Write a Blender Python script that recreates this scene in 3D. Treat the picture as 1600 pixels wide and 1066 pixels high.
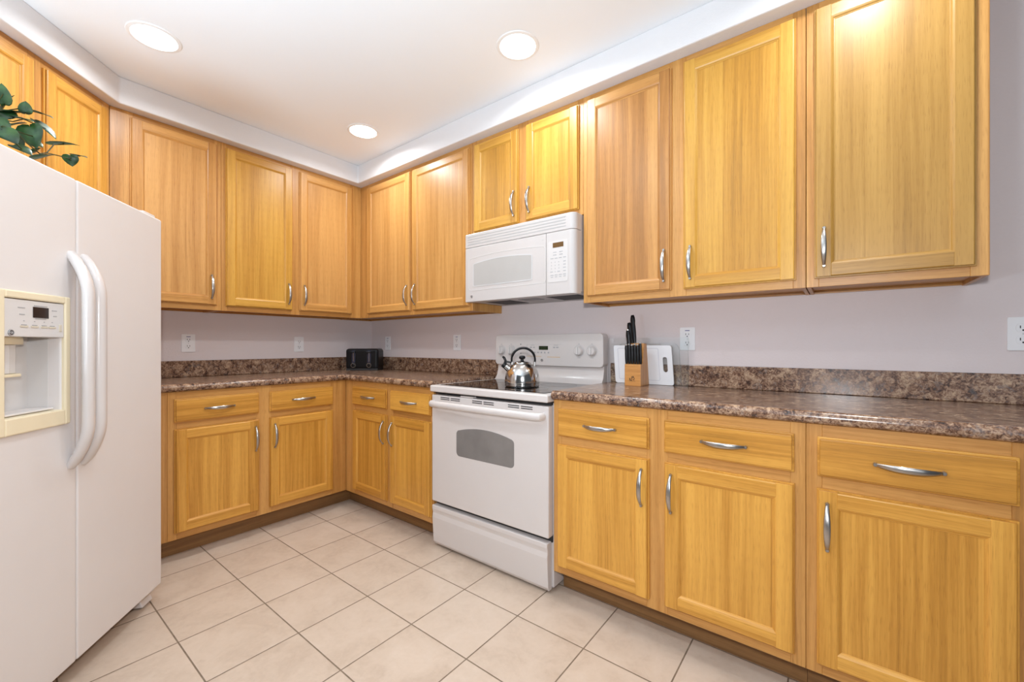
import bpy, math, random
from mathutils import Vector, Matrix

for o in list(bpy.data.objects):
    bpy.data.objects.remove(o)
SC = bpy.context.scene
COL = SC.collection
rnd = random.Random(7)
PI = math.pi

# ---------------------------------------------------------------- camera
cam_d = bpy.data.cameras.new('camera')
cam = bpy.data.objects.new('camera', cam_d)
COL.objects.link(cam)
cam_d.sensor_fit = 'HORIZONTAL'
cam_d.sensor_width = 36.0
cam_d.lens = 36.0 * 655.6 / 1600.0
cam_d.shift_y = 6.8 / 1600.0
cam_d.clip_start = 0.02
cam.location = (3.3257, -2.2102, 1.1175)
cam.rotation_euler = (PI / 2, 0, math.radians(37.891))
SC.camera = cam

# ---------------------------------------------------------------- world, lights, exposure
SC.view_settings.view_transform = 'Standard'
SC.view_settings.look = 'None'
SC.view_settings.gamma = 1.0
SC.view_settings.exposure = 0.30
SC.view_settings.use_curve_mapping = False
SC.cycles.use_denoising = True
SC.cycles.max_bounces = 10
SC.cycles.diffuse_bounces = 6
SC.cycles.sample_clamp_indirect = 6.0
SC.cycles.caustics_reflective = False
SC.cycles.caustics_refractive = False

world = bpy.data.worlds.new('ambient_fill_from_the_open_side')  # uniform ambient fill, added through the side left without walls
SC.world = world
world.use_nodes = True
bg = world.node_tree.nodes['Background']
bg.inputs['Color'].default_value = (0.86, 0.98, 1.10, 1)
bg.inputs['Strength'].default_value = 0.08


def area(name, loc, rot, size, power, color=(1, 1, 1), shape='DISK', size_y=None, spread=None):
    d = bpy.data.lights.new(name, 'AREA')
    d.shape = shape
    d.size = size
    if size_y:
        d.size_y = size_y
    d.energy = power
    d.color = color
    if spread:
        d.spread = math.radians(spread)
    o = bpy.data.objects.new(name, d)
    o.location = loc
    o.rotation_euler = rot
    COL.objects.link(o)
    return o


CEIL = 2.526
CAN_W = 5.5
CANS_SEEN = [(0.858, -1.70), (2.135, -0.636), (0.860, -0.634)]
CANS_OFF = [(2.135, -1.70), (3.41, -0.636)]
for (x, y) in CANS_OFF:
    area('ceiling_can_lamp', (x, y, CEIL - 0.004), (0, 0, 0), 0.16, CAN_W, (0.95, 1.0, 1.03), spread=164)
# the photographer's flash, held just above the lens
area('camera_flash', (3.345, -2.225, 1.30), (math.radians(88), 0, math.radians(37.9)), 0.10, 17.5, (0.97, 1.0, 1.04))
# added fill lamp, unseen, turned up to brighten the ceiling
area('ceiling_fill', (2.40, -3.05, 1.00), (PI, 0, 0), 0.4, 60.0, (0.78, 1.0, 1.17))
# added soft fill panel well behind the camera, evens out the frontal light
wd = Vector((0.9, -0.5, 1.15)) - Vector((4.6, -3.6, 1.55))
area('rear_fill', (4.6, -3.6, 1.55), wd.to_track_quat('-Z', 'Y').to_euler(), 1.5, 8.0, (0.93, 1.0, 1.08), 'RECTANGLE', 1.7)


# ---------------------------------------------------------------- materials


def nt_new(name):
    m = bpy.data.materials.new(name)
    m.use_nodes = True
    nt = m.node_tree
    return m, nt, nt.nodes['Principled BSDF']


class NG:
    """tiny helper for node graphs"""
    def __init__(s, nt):
        s.nt = nt

    def n(s, typ, **kw):
        nd = s.nt.nodes.new(typ)
        for k, v in kw.items():
            setattr(nd, k, v)
        return nd

    def link(s, a, b):
        s.nt.links.new(a, b)

    def math(s, op, a, b=None, c=None):
        nd = s.n('ShaderNodeMath', operation=op)
        for i, v in enumerate((a, b, c)):
            if v is None:
                continue
            if isinstance(v, (int, float)):
                nd.inputs[i].default_value = v
            else:
                s.link(v, nd.inputs[i])
        return nd.outputs[0]

    def comb(s, x, y, z=0.0):
        nd = s.n('ShaderNodeCombineXYZ')
        for i, v in enumerate((x, y, z)):
            if isinstance(v, (int, float)):
                nd.inputs[i].default_value = v
            else:
                s.link(v, nd.inputs[i])
        return nd.outputs[0]

    def noise(s, vec, scale, detail=2.0, rough=0.5, dist=0.0):
        nd = s.n('ShaderNodeTexNoise')
        s.link(vec, nd.inputs['Vector'])
        nd.inputs['Scale'].default_value = scale
        nd.inputs['Detail'].default_value = detail
        nd.inputs['Roughness'].default_value = rough
        nd.inputs['Distortion'].default_value = dist
        return nd.outputs['Fac']

    def ramp(s, fac, stops):
        nd = s.n('ShaderNodeValToRGB')
        s.link(fac, nd.inputs[0])
        el = nd.color_ramp.elements
        while len(el) < len(stops):
            el.new(0.5)
        for e, (p, c) in zip(el, stops):
            e.position = p
            e.color = (*c, 1) if len(c) == 3 else c
        return nd.outputs[0]

    def mix(s, fac, a, b, mode='MIX'):
        nd = s.n('ShaderNodeMix', data_type='RGBA', blend_type=mode)
        for i, v in ((0, fac), (6, a), (7, b)):
            if isinstance(v, (int, float)):
                nd.inputs[i].default_value = v
            elif isinstance(v, tuple):
                nd.inputs[i].default_value = (*v, 1)
            else:
                s.link(v, nd.inputs[i])
        return nd.outputs[2]

    def bump(s, h, strength, dist, bsdf):
        nd = s.n('ShaderNodeBump')
        nd.inputs['Strength'].default_value = strength
        nd.inputs['Distance'].default_value = dist
        s.link(h, nd.inputs['Height'])
        s.link(nd.outputs[0], bsdf.inputs['Normal'])


def plain(name, col, rough=0.5, metal=0.0, coat=0.0, noise_amt=0.04, emit=None, spec=0.5):
    """a plain paint, plastic or metal with a slight procedural unevenness"""
    m, nt, b = nt_new(name)
    g = NG(nt)
    tc = g.n('ShaderNodeTexCoord')
    f = g.noise(tc.outputs['Object'], 9.0, 3.0)
    lo = tuple(max(0, c * (1 - noise_amt)) for c in col)
    hi = tuple(min(1, c * (1 + noise_amt)) for c in col)
    g.link(g.ramp(f, [(0.3, lo), (0.7, hi)]), b.inputs['Base Color'])
    b.inputs['Roughness'].default_value = rough
    b.inputs['Metallic'].default_value = metal
    b.inputs['Coat Weight'].default_value = coat
    b.inputs['Coat Roughness'].default_value = 0.12
    b.inputs['Specular IOR Level'].default_value = spec
    if emit:
        b.inputs['Emission Color'].default_value = (*emit[0], 1)
        b.inputs['Emission Strength'].default_value = emit[1]
    return m


def wood(name, light, dark, strips=0.0, rough=0.36, spec=0.45):
    """lacquered wood; the mesh UVs run along the board, 10 units of u apart from board to board"""
    m, nt, b = nt_new(name)
    g = NG(nt)
    uv = g.n('ShaderNodeUVMap')
    uv.uv_map = 'UVMap'
    sp = g.n('ShaderNodeSeparateXYZ')
    g.link(uv.outputs[0], sp.inputs[0])
    u, v = sp.outputs[0], sp.outputs[1]
    k = g.math('FLOOR', g.math('DIVIDE', u, 10.0))
    # slow wander of the grain lines
    wander = g.noise(g.comb(g.math('MULTIPLY', u, 3.0), g.math('MULTIPLY', v, 0.9), k), 1.0, 2.0)
    uw = g.math('ADD', u, g.math('MULTIPLY', wander, 0.055))
    wn = g.n('ShaderNodeTexWhiteNoise', noise_dimensions='2D')
    edge = g.noise(g.comb(g.math('MULTIPLY', v, 0.15), k, 3.0), 1.0, 0.0)
    si = g.math('FLOOR', g.math('ADD', g.math('MULTIPLY', u, 14.0), g.math('MULTIPLY', edge, 1.6)))
    g.link(g.comb(k, si), wn.inputs['Vector'])
    bands = g.noise(g.comb(g.math('MULTIPLY', uw, 34.0), g.math('MULTIPLY', v, 0.8), g.math('ADD', k, g.math('MULTIPLY', si, 3.7))), 1.0, 3.0, 0.6)
    fine = g.noise(g.comb(g.math('MULTIPLY', uw, 150.0), g.math('MULTIPLY', v, 3.0), k), 1.0, 3.0, 0.6)
    pores = g.noise(g.comb(g.math('MULTIPLY', u, 520.0), g.math('MULTIPLY', v, 22.0), k), 1.0, 1.0)
    wk = g.n('ShaderNodeTexWhiteNoise', noise_dimensions='1D')
    g.link(k, wk.inputs['W'])
    t = g.math('ADD', g.math('MULTIPLY', bands, 0.80), g.math('MULTIPLY', fine, 0.52))
    t = g.math('ADD', t, g.math('MULTIPLY', g.math('SUBTRACT', wn.outputs['Value'], 0.5), strips))
    t = g.math('ADD', t, g.math('MULTIPLY', g.math('SUBTRACT', wk.outputs['Value'], 0.5), 0.16))
    mid = tuple((a + c) / 2 for a, c in zip(light, dark))
    deep = tuple(x * 0.80 for x in dark)
    c = g.ramp(t, [(0.36, deep), (0.52, dark), (0.68, mid), (0.88, light)])
    pr = g.ramp(pores, [(0.30, (0.72, 0.66, 0.58)), (0.42, (1, 1, 1))])
    c = g.mix(0.55, c, pr, 'MULTIPLY')
    g.link(c, b.inputs['Base Color'])
    b.inputs['Roughness'].default_value = rough
    b.inputs['Specular IOR Level'].default_value = spec
    g.bump(fine, 0.06, 0.001, b)
    return m


W_FRAME = wood('honey_wood_frame', (0.640, 0.335, 0.098), (0.460, 0.212, 0.052), 0.12)
W_GOLD = wood('golden_wood', (0.720, 0.370, 0.070), (0.510, 0.230, 0.034), 0.22)
W_YELL = wood('yellow_wood', (0.620, 0.338, 0.060), (0.470, 0.222, 0.030), 0.26)
W_TAN = wood('tan_wood', (0.6048, 0.3188, 0.1023), (0.4512, 0.2113, 0.0566), 0.18)
W_STRIPE = wood('striped_tan_wood', (0.570, 0.290, 0.084), (0.410, 0.180, 0.044), 0.38)
W_PALE = wood('pale_wood', (0.470, 0.260, 0.062), (0.370, 0.190, 0.038), 0.24)
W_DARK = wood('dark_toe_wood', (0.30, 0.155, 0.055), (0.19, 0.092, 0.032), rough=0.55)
W_BLOCK = wood('knife_block_wood', (0.66, 0.33, 0.10), (0.50, 0.22, 0.06))

WHITE = plain('appliance_white', (0.63, 0.585, 0.565), 0.30, coat=0.25, noise_amt=0.006)
WHITE2 = plain('fridge_white', (0.72, 0.68, 0.665), 0.42, noise_amt=0.008)
CREAM = plain('aged_cream_plastic', (0.80, 0.70, 0.50), 0.4, noise_amt=0.02)
PANELW = plain('pale_panel_plastic', (0.66, 0.635, 0.62), 0.35, noise_amt=0.01)
GREYP = plain('grey_print', (0.36, 0.36, 0.37), 0.5)
LGREY = plain('light_grey_print', (0.55, 0.54, 0.54), 0.5)
ORANGEP = plain('tan_print', (0.62, 0.42, 0.22), 0.5)
MWHITE = plain('microwave_white', (0.530, 0.495, 0.480), 0.32, coat=0.2, noise_amt=0.006)
DARK = plain('dark_gap', (0.02, 0.02, 0.022), 0.6)
BLACK = plain('black_plastic', (0.006, 0.006, 0.007), 0.32, spec=0.28)
BLACKG = plain('black_ceramic_glass', (0.010, 0.009, 0.009), 0.06, noise_amt=0.2)
OVENGLASS = plain('grey_oven_glass', (0.20, 0.185, 0.175), 0.12, noise_amt=0.10)
MWGLASS = plain('grey_microwave_screen', (0.42, 0.405, 0.39), 0.25, noise_amt=0.02)
BROWND = plain('brown_display', (0.13, 0.065, 0.018), 0.2)
GREEND = plain('green_display', (0.012, 0.028, 0.010), 0.2)
STEEL = plain('polished_steel', (0.60, 0.575, 0.55), 0.13, metal=1.0, noise_amt=0.01)
NICKEL = plain('brushed_nickel', (0.45, 0.425, 0.40), 0.30, metal=1.0)
BADGE = plain('badge_grey', (0.16, 0.16, 0.17), 0.3, metal=0.6)
BADGEL = plain('badge_light', (0.62, 0.62, 0.63), 0.3, metal=0.5)
PLATE = plain('outlet_white', (0.80, 0.79, 0.80), 0.35, noise_amt=0.01)
POLYW = plain('white_cutting_board_plastic', (0.80, 0.80, 0.82), 0.5, noise_amt=0.01)
CERAMIC = plain('terracotta_pot', (0.42, 0.19, 0.10), 0.7, noise_amt=0.15)
SOIL = plain('soil', (0.05, 0.035, 0.025), 0.9, noise_amt=0.4)
STICK = plain('blue_sticker', (0.06, 0.06, 0.22), 0.5)
INK = plain('burnt_mark', (0.10, 0.045, 0.015), 0.6)
FILTER = plain('filter_metal', (0.25, 0.25, 0.26), 0.4, metal=0.7)


def make_leaf_mat():
    m, nt, b = nt_new('leaf_green')
    g = NG(nt)
    tc = g.n('ShaderNodeTexCoord')
    f = g.noise(tc.outputs['Object'], 18.0, 4.0)
    g.link(g.ramp(f, [(0.3, (0.005, 0.022, 0.006)), (0.5, (0.014, 0.052, 0.009)), (0.72, (0.055, 0.14, 0.026))]),
           b.inputs['Base Color'])
    b.inputs['Roughness'].default_value = 0.42
    return m


LEAF = make_leaf_mat()
STEMM = plain('brown_green_stem', (0.06, 0.06, 0.02), 0.75, noise_amt=0.3, spec=0.2)


def make_glass(name, tint=(0.985, 0.990, 0.986)):
    """thin clear sheet: what lies behind shows through, with a faint mirror on the face"""
    m, nt, b = nt_new(name)
    g = NG(nt)
    out = nt.nodes['Material Output']
    nt.nodes.remove(b)
    tc = g.n('ShaderNodeTexCoord')
    f = g.noise(tc.outputs['Object'], 14.0, 2.0)
    tr = g.n('ShaderNodeBsdfTransparent')
    g.link(g.ramp(f, [(0.3, tuple(c * 0.99 for c in tint)), (0.7, tint)]), tr.inputs['Color'])
    gl = g.n('ShaderNodeBsdfGlossy')
    gl.inputs['Roughness'].default_value = 0.03
    lw = g.n('ShaderNodeFresnel')
    lw.inputs['IOR'].default_value = 1.45
    mx = g.n('ShaderNodeMixShader')
    g.link(lw.outputs[0], mx.inputs[0])
    g.link(tr.outputs[0], mx.inputs[1])
    g.link(gl.outputs[0], mx.inputs[2])
    g.link(mx.outputs[0], out.inputs['Surface'])
    return m


GLASS = make_glass('clear_glass_board')
GLASSE = plain('glass_edge', (0.50, 0.54, 0.52), 0.2)


def make_paint(name, lo, hi, bump=0.10, rough=0.75):
    m, nt, b = nt_new(name)
    g = NG(nt)
    tc = g.n('ShaderNodeTexCoord')
    f = g.noise(tc.outputs['Object'], 1.6, 3.0)
    g.link(g.ramp(f, [(0.3, lo), (0.7, hi)]), b.inputs['Base Color'])
    b.inputs['Roughness'].default_value = rough
    h = g.noise(tc.outputs['Object'], 110.0, 3.0, 0.6)
    g.bump(h, bump, 0.004, b)
    return m


WALLP = make_paint('lavender_grey_wall_paint', (0.685, 0.605, 0.600), (0.705, 0.625, 0.620), 0.22)
SOFFP = make_paint('soffit_paint', (0.715, 0.705, 0.715), (0.735, 0.725, 0.735), 0.18)
CEILP = make_paint('ceiling_white_paint', (0.840, 0.850, 0.865), (0.855, 0.865, 0.880), 0.05)


def make_tile():
    m, nt, b = nt_new('beige_floor_tile')
    g = NG(nt)
    tc = g.n('ShaderNodeTexCoord')
    sp = g.n('ShaderNodeSeparateXYZ')
    g.link(tc.outputs['Object'], sp.inputs[0])
    P, X0, Y0 = 0.3045, 1.6705, -1.131
    a = g.math('DIVIDE', g.math('SUBTRACT', sp.outputs[0], X0), P)
    c = g.math('DIVIDE', g.math('SUBTRACT', sp.outputs[1], Y0), 0.3025)

    def dist(t):   # distance to the nearest joint, in tiles
        fr = g.math('FRACT', t)
        return g.math('SUBTRACT', 0.5, g.math('ABSOLUTE', g.math('SUBTRACT', fr, 0.5)))
    d = g.math('MINIMUM', dist(a), dist(c))
    joint = g.math('LESS_THAN', d, 0.0082)
    idv = g.comb(g.math('FLOOR', a), g.math('FLOOR', c))
    wn = g.n('ShaderNodeTexWhiteNoise', noise_dimensions='2D')
    g.link(idv, wn.inputs['Vector'])
    off = g.n('ShaderNodeVectorMath', operation='SCALE')
    g.link(wn.outputs['Color'], off.inputs[0])
    off.inputs['Scale'].default_value = 20.0
    add = g.n('ShaderNodeVectorMath', operation='ADD')
    g.link(tc.outputs['Object'], add.inputs[0])
    g.link(off.outputs[0], add.inputs[1])
    n1 = g.noise(add.outputs[0], 7.0, 5.0, 0.65, 0.6)
    n2 = g.noise(add.outputs[0], 45.0, 3.0, 0.6)
    t = g.math('ADD', g.math('MULTIPLY', n1, 0.75), g.math('MULTIPLY', n2, 0.25))
    t = g.math('ADD', t, g.math('MULTIPLY', g.math('SUBTRACT', wn.outputs['Value'], 0.5), 0.12))
    tile = g.ramp(t, [(0.28, (0.45, 0.345, 0.265)), (0.50, (0.54, 0.430, 0.340)), (0.75, (0.595, 0.485, 0.395))])
    gn = g.noise(tc.outputs['Object'], 30.0, 2.0)
    grout = g.ramp(gn, [(0.3, (0.15, 0.105, 0.07)), (0.7, (0.22, 0.16, 0.11))])
    g.link(g.mix(joint, tile, grout), b.inputs['Base Color'])
    g.link(g.math('ADD', g.math('MULTIPLY', joint, 0.4), 0.42), b.inputs['Roughness'])
    h = g.math('ADD', g.math('MINIMUM', g.math('MULTIPLY', d, 60.0), 1.0), g.math('MULTIPLY', n2, 0.12))
    g.bump(h, 0.35, 0.003, b)
    return m


TILE = make_tile()


def make_laminate():
    m, nt, b = nt_new('brown_granite_laminate')
    g = NG(nt)
    tc = g.n('ShaderNodeTexCoord')
    co = tc.outputs['Object']
    big = g.noise(co, 26.0, 3.0, 0.6, 0.8)
    sm = g.noise(co, 85.0, 3.0, 0.65, 1.2)
    tiny = g.noise(co, 210.0, 2.0, 0.6, 0.5)
    t = g.math('ADD', g.math('MULTIPLY', big, 0.45), g.math('MULTIPLY', sm, 0.55))
    c = g.ramp(t, [(0.36, (0.018, 0.011, 0.010)), (0.435, (0.095, 0.045, 0.027)), (0.50, (0.23, 0.125, 0.075)),
                   (0.56, (0.36, 0.235, 0.155)), (0.66, (0.57, 0.395, 0.255))])
    gy = g.noise(co, 34.0, 3.0, 0.6, 1.5)
    gm = g.ramp(gy, [(0.56, (0, 0, 0)), (0.64, (1, 1, 1))])
    c = g.mix(g.math('MULTIPLY', gm, 0.42), c, (0.20, 0.17, 0.16))
    sp = g.ramp(tiny, [(0.60, (0, 0, 0)), (0.68, (1, 1, 1))])
    c = g.mix(g.math('MULTIPLY', sp, 0.6), c, (0.025, 0.015, 0.015))
    g.link(c, b.inputs['Base Color'])
    b.inputs['Roughness'].default_value = 0.22
    b.inputs['Specular IOR Level'].default_value = 0.55
    return m


LAM = make_laminate()

# ---------------------------------------------------------------- mesh helpers


class MB:
    def __init__(s):
        s.v, s.f, s.uv, s.mi = [], [], [], []

    def face(s, idx, uv=None, mi=0):
        s.f.append(tuple(idx))
        s.uv.append(uv)
        s.mi.append(mi)

    def box(s, x0, x1, y0, y1, z0, z1, grain='z', mi=0, taper=None):
        """axis-aligned box; grain names the axis the wood runs along"""
        b = len(s.v)
        P = [(x0, y0, z0), (x1, y0, z0), (x1, y1, z0), (x0, y1, z0),
             (x0, y0, z1), (x1, y0, z1), (x1, y1, z1), (x0, y1, z1)]
        s.v += P
        gi = 'xyz'.index(grain)
        ku = 10.0 * rnd.randint(0, 300) + 4
        kv = rnd.random() * 7
        for q, ax in (((0, 3, 2, 1), 2), ((4, 5, 6, 7), 2), ((0, 1, 5, 4), 1), ((2, 3, 7, 6), 1),
                      ((1, 2, 6, 5), 0), ((3, 0, 4, 7), 0)):
            ins = [i for i in range(3) if i != ax]
            va = gi if gi in ins else ins[0]
            ua = [i for i in ins if i != va][0]
            s.face([b + i for i in q], [(P[i][ua] + ku, P[i][va] + kv) for i in q], mi)
        return s

    def prism(s, poly, a0, a1, axis='x', grain=True, mi=0, sh0=None, sh1=None):
        """poly = outline in the plane across AXIS, run from a0 to a1 (sh0/sh1: extra offset per outline point)"""
        b = len(s.v)
        n = len(poly)

        def P(p, a):
            if axis == 'x':
                return (a, p[0], p[1])
            if axis == 'y':
                return (p[0], a, p[1])
            return (p[0], p[1], a)
        s.v += [P(p, a0 + (sh0[i] if sh0 else 0)) for i, p in enumerate(poly)]
        s.v += [P(p, a1 + (sh1[i] if sh1 else 0)) for i, p in enumerate(poly)]
        ku = 10.0 * rnd.randint(0, 300) + 4
        kv = rnd.random() * 7
        acc = 0.0
        for i in range(n):
            j = (i + 1) % n
            L = math.hypot(poly[j][0] - poly[i][0], poly[j][1] - poly[i][1])
            uv = [(ku + acc, kv + a0), (ku + acc + L, kv + a0), (ku + acc + L, kv + a1), (ku + acc, kv + a1)]
            s.face([b + i, b + j, b + n + j, b + n + i], uv, mi)
            acc += L
        s.face([b + i for i in reversed(range(n))], [(ku + poly[i][0], kv + poly[i][1]) for i in reversed(range(n))], mi)
        s.face([b + n + i for i in range(n)], [(ku + p[0], kv + p[1]) for p in poly], mi)
        return s

    def lathe(s, prof, n=32, c=(0, 0, 0), axis='z', mi=0, cap0=True, cap1=True):
        b = len(s.v)

        def P(r, h, a):
            x, y = r * math.cos(a), r * math.sin(a)
            if axis == 'z':
                return (c[0] + x, c[1] + y, c[2] + h)
            if axis == 'y':
                return (c[0] + x, c[1] + h, c[2] + y)
            return (c[0] + h, c[1] + x, c[2] + y)
        for (r, h) in prof:
            for i in range(n):
                s.v.append(P(r, h, 2 * PI * i / n))
        for k in range(len(prof) - 1):
            for i in range(n):
                j = (i + 1) % n
                s.face([b + k * n + i, b + k * n + j, b + (k + 1) * n + j, b + (k + 1) * n + i], None, mi)
        if cap0:
            s.face([b + i for i in reversed(range(n))], None, mi)
        if cap1:
            m = b + (len(prof) - 1) * n
            s.face([m + i for i in range(n)], None, mi)
        return s

    def tube(s, pts, rads, n=12, ry=1.0, up=(0, 0, 1), mi=0):
        """sweep of an ellipse (radius r across UP x tangent, r*ry the other way) along pts"""
        b = len(s.v)
        pts = [Vector(p) for p in pts]
        if isinstance(rads, (int, float)):
            rads = [rads] * len(pts)
        if isinstance(ry, (int, float)):
            ry = [ry] * len(pts)
        up = Vector(up)
        for k, p in enumerate(pts):
            t = (pts[min(k + 1, len(pts) - 1)] - pts[max(k - 1, 0)]).normalized()
            a = up.cross(t)
            if a.length < 1e-4:
                a = Vector((1, 0, 0)).cross(t)
            a.normalize()
            c = t.cross(a).normalized()
            for i in range(n):
                th = 2 * PI * i / n
                s.v.append(tuple(p + a * (rads[k] * math.cos(th)) + c * (rads[k] * ry[k] * math.sin(th))))
        for k in range(len(pts) - 1):
            for i in range(n):
                j = (i + 1) % n
                s.face([b + k * n + i, b + k * n + j, b + (k + 1) * n + j, b + (k + 1) * n + i], None, mi)
        s.face([b + i for i in reversed(range(n))], None, mi)
        m = b + (len(pts) - 1) * n
        s.face([m + i for i in range(n)], None, mi)
        return s


def obj(name, mb, mat, parent=None, bevel=0.0, seg=2, smooth=False, loc=None, rot=None):
    me = bpy.data.meshes.new(name)
    me.from_pydata(mb.v, [], mb.f)
    if any(u for u in mb.uv):
        ul = me.uv_layers.new(name='UVMap')
        li = 0
        for f, uv in zip(mb.f, mb.uv):
            for k in range(len(f)):
                ul.data[li].uv = uv[k] if uv else (0, 0)
                li += 1
    for m in (mat if isinstance(mat, (list, tuple)) else [mat]):
        me.materials.append(m)
    for p, mi in zip(me.polygons, mb.mi):
        p.material_index = mi
    import bmesh
    bm = bmesh.new()
    bm.from_mesh(me)
    bmesh.ops.recalc_face_normals(bm, faces=bm.faces)
    bm.to_mesh(me)
    bm.free()
    if smooth:
        for p in me.polygons:
            p.use_smooth = True
        me.set_sharp_from_angle(angle=math.radians(38))
    me.update()
    o = bpy.data.objects.new(name, me)
    COL.objects.link(o)
    if parent is not None:
        o.parent = parent
    if loc:
        o.location = loc
    if rot:
        o.rotation_euler = rot
    if bevel:
        md = o.modifiers.new('bevel', 'BEVEL')
        md.width = bevel
        md.segments = seg
        md.limit_method = 'ANGLE'
        md.angle_limit = math.radians(40)
    return o


def tag(o, label, cat, group=None):
    o['label'] = label
    o['category'] = cat
    if group:
        o['group'] = group
    return o


def thing(name, label, cat, loc=(0, 0, 0), rotz=0.0, group=None):
    o = bpy.data.objects.new(name, None)
    o.empty_display_size = 0.1
    COL.objects.link(o)
    o.location = loc
    o.rotation_euler = (0, 0, rotz)
    return tag(o, label, cat, group)


def struct(name, mb, mat, **kw):
    o = obj(name, mb, mat, **kw)
    o['kind'] = 'structure'
    return o


def rrect(x0, x1, z0, z1, r, n=5):
    """outline of a rounded rectangle, counter-clockwise"""
    pts = []
    for (cx, cz, a0) in ((x1 - r, z0 + r, -PI / 2), (x1 - r, z1 - r, 0), (x0 + r, z1 - r, PI / 2), (x0 + r, z0 + r, PI)):
        for i in range(n + 1):
            a = a0 + PI / 2 * i / n
            pts.append((cx + r * math.cos(a), cz + r * math.sin(a)))
    return pts


def arched(x0, x1, z0, zs, rise, r, n=5, m=14):
    """rounded rectangle whose top edge bows up by rise"""
    pts = []
    for (cx, cz, a0) in ((x1 - r, z0 + r, -PI / 2),):
        for i in range(n + 1):
            a = a0 + PI / 2 * i / n
            pts.append((cx + r * math.cos(a), cz + r * math.sin(a)))
    for i in range(n + 1):
        a = PI / 2 * i / n
        pts.append((x1 - r + r * math.cos(a), zs - r + r * math.sin(a)))
    for i in range(1, m):
        t = i / m
        pts.append((x1 - r + (x0 + r - x1 + r) * t, zs + rise * 4 * t * (1 - t)))
    for i in range(n + 1):
        a = PI / 2 + PI / 2 * i / n
        pts.append((x0 + r + r * math.cos(a), zs - r + r * math.sin(a)))
    for i in range(n + 1):
        a = PI + PI / 2 * i / n
        pts.append((x0 + r + r * math.cos(a), z0 + r + r * math.sin(a)))
    return pts


def text_mb(txt, size, depth=0.0006):
    cu = bpy.data.curves.new('t', 'FONT')
    cu.body = txt
    cu.size = size
    cu.align_x = 'CENTER'
    cu.align_y = 'CENTER'
    cu.extrude = depth
    o = bpy.data.objects.new('t', cu)
    COL.objects.link(o)
    dg = bpy.context.evaluated_depsgraph_get()
    me = bpy.data.meshes.new_from_object(o.evaluated_get(dg))
    mb = MB()
    mb.v = [(v.co.x, -v.co.z, v.co.y) for v in me.vertices]     # lettering stands upright, facing -y
    for p in me.polygons:
        mb.face(list(p.vertices))
    bpy.data.objects.remove(o)
    bpy.data.curves.remove(cu)
    bpy.data.meshes.remove(me)
    return mb


# ---------------------------------------------------------------- the room
DU, DB, DT = 0.29, 0.609, 0.523          # face-frame planes: uppers, bases, toe kick
ZU0, ZU1 = 1.334, 2.386                  # uppers
S2 = math.sqrt(0.5)
CX, CY = 0.29, -1.768                    # where the left uppers turn onto the diagonal

struct('floor', MB().box(-0.4, 4.7, -3.7, 0.2, -0.10, 0.0), TILE)
struct('ceiling', MB().box(-0.4, 4.7, -3.7, 0.2, CEIL, CEIL + 0.1), CEILP)
struct('wall_back', MB().box(-0.12, 4.7, 0.0, 0.12, 0.0, CEIL), WALLP)
YD = -1.768 - 0.29 * math.tan(PI / 8)    # left wall meets the diagonal wall here
struct('wall_left', MB().box(-0.12, 0.0, YD, 0.0, 0.0, CEIL), WALLP)
dl = 1.75
struct('wall_corner', MB().prism([(0, YD), (dl, YD - dl), (dl - 0.17, YD - dl), (-0.12, YD - 0.05), (-0.12, YD)], 0.0, CEIL, 'z'), WALLP)
# dropped soffit above the wall cabinets
so = 0.358
q = 1.0
kx = so - DU
# outer edge of the diagonal soffit: parallel to the diagonal cabinet fronts, kx further out
yc = CY + kx * (math.sqrt(2) - 1)
_dx = 1.75
outline = [(0.0, 0.0), (0.0, YD), (_dx, YD - _dx), (_dx + 0.30, YD - _dx + 0.30), (so, yc), (so, -so), (3.70, -so), (3.70, 0.0)]
# keep the diagonal edge exactly at 45 degrees
ox = ((yc + so) - (YD)) / 2.0
outline[3] = (_dx + ox, YD - _dx + ox)
struct('trim_1', MB().prism(outline, ZU1, CEIL, 'z'), SOFFP, bevel=0.006)

# ---------------------------------------------------------------- cabinet builders (local x to the right, -y outwards)


def handle_mb(L=0.142, H=0.030):
    """bow pull along z, standing out along -y"""
    mb = MB()
    pts, ra, ry = [], [], []
    for i in range(21):
        t = -1 + i / 10.0
        pts.append((0, -H * (1 - abs(t) ** 2.4) - 0.001, t * L / 2))
        ra.append(0.0042 + 0.0046 * (1 - t * t))
        ry.append(0.62 - 0.26 * (1 - t * t))
    mb.tube(pts, ra, 12, ry, up=(0, 1, 0))
    for z in (-L / 2 + 0.002, L / 2 - 0.002):
        mb.lathe([(0.0058, 0.0), (0.0058, -0.006), (0.0045, -0.009)], 12, (0, 0.0, z), 'y')
    return mb


_hm = {}


def handle(parent, x, y, z, horizontal=False):
    o = obj('handle', handle_mb(), NICKEL, parent, smooth=True, loc=(x, y, z)) if not _hm else None
    if o is None:
        o = bpy.data.objects.new('handle', _hm['m'])
        COL.objects.link(o)
        o.parent = parent
        o.location = (x, y, z)
    _hm['m'] = o.data
    if horizontal:
        o.rotation_euler = (0, PI / 2, 0)
    return o


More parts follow.
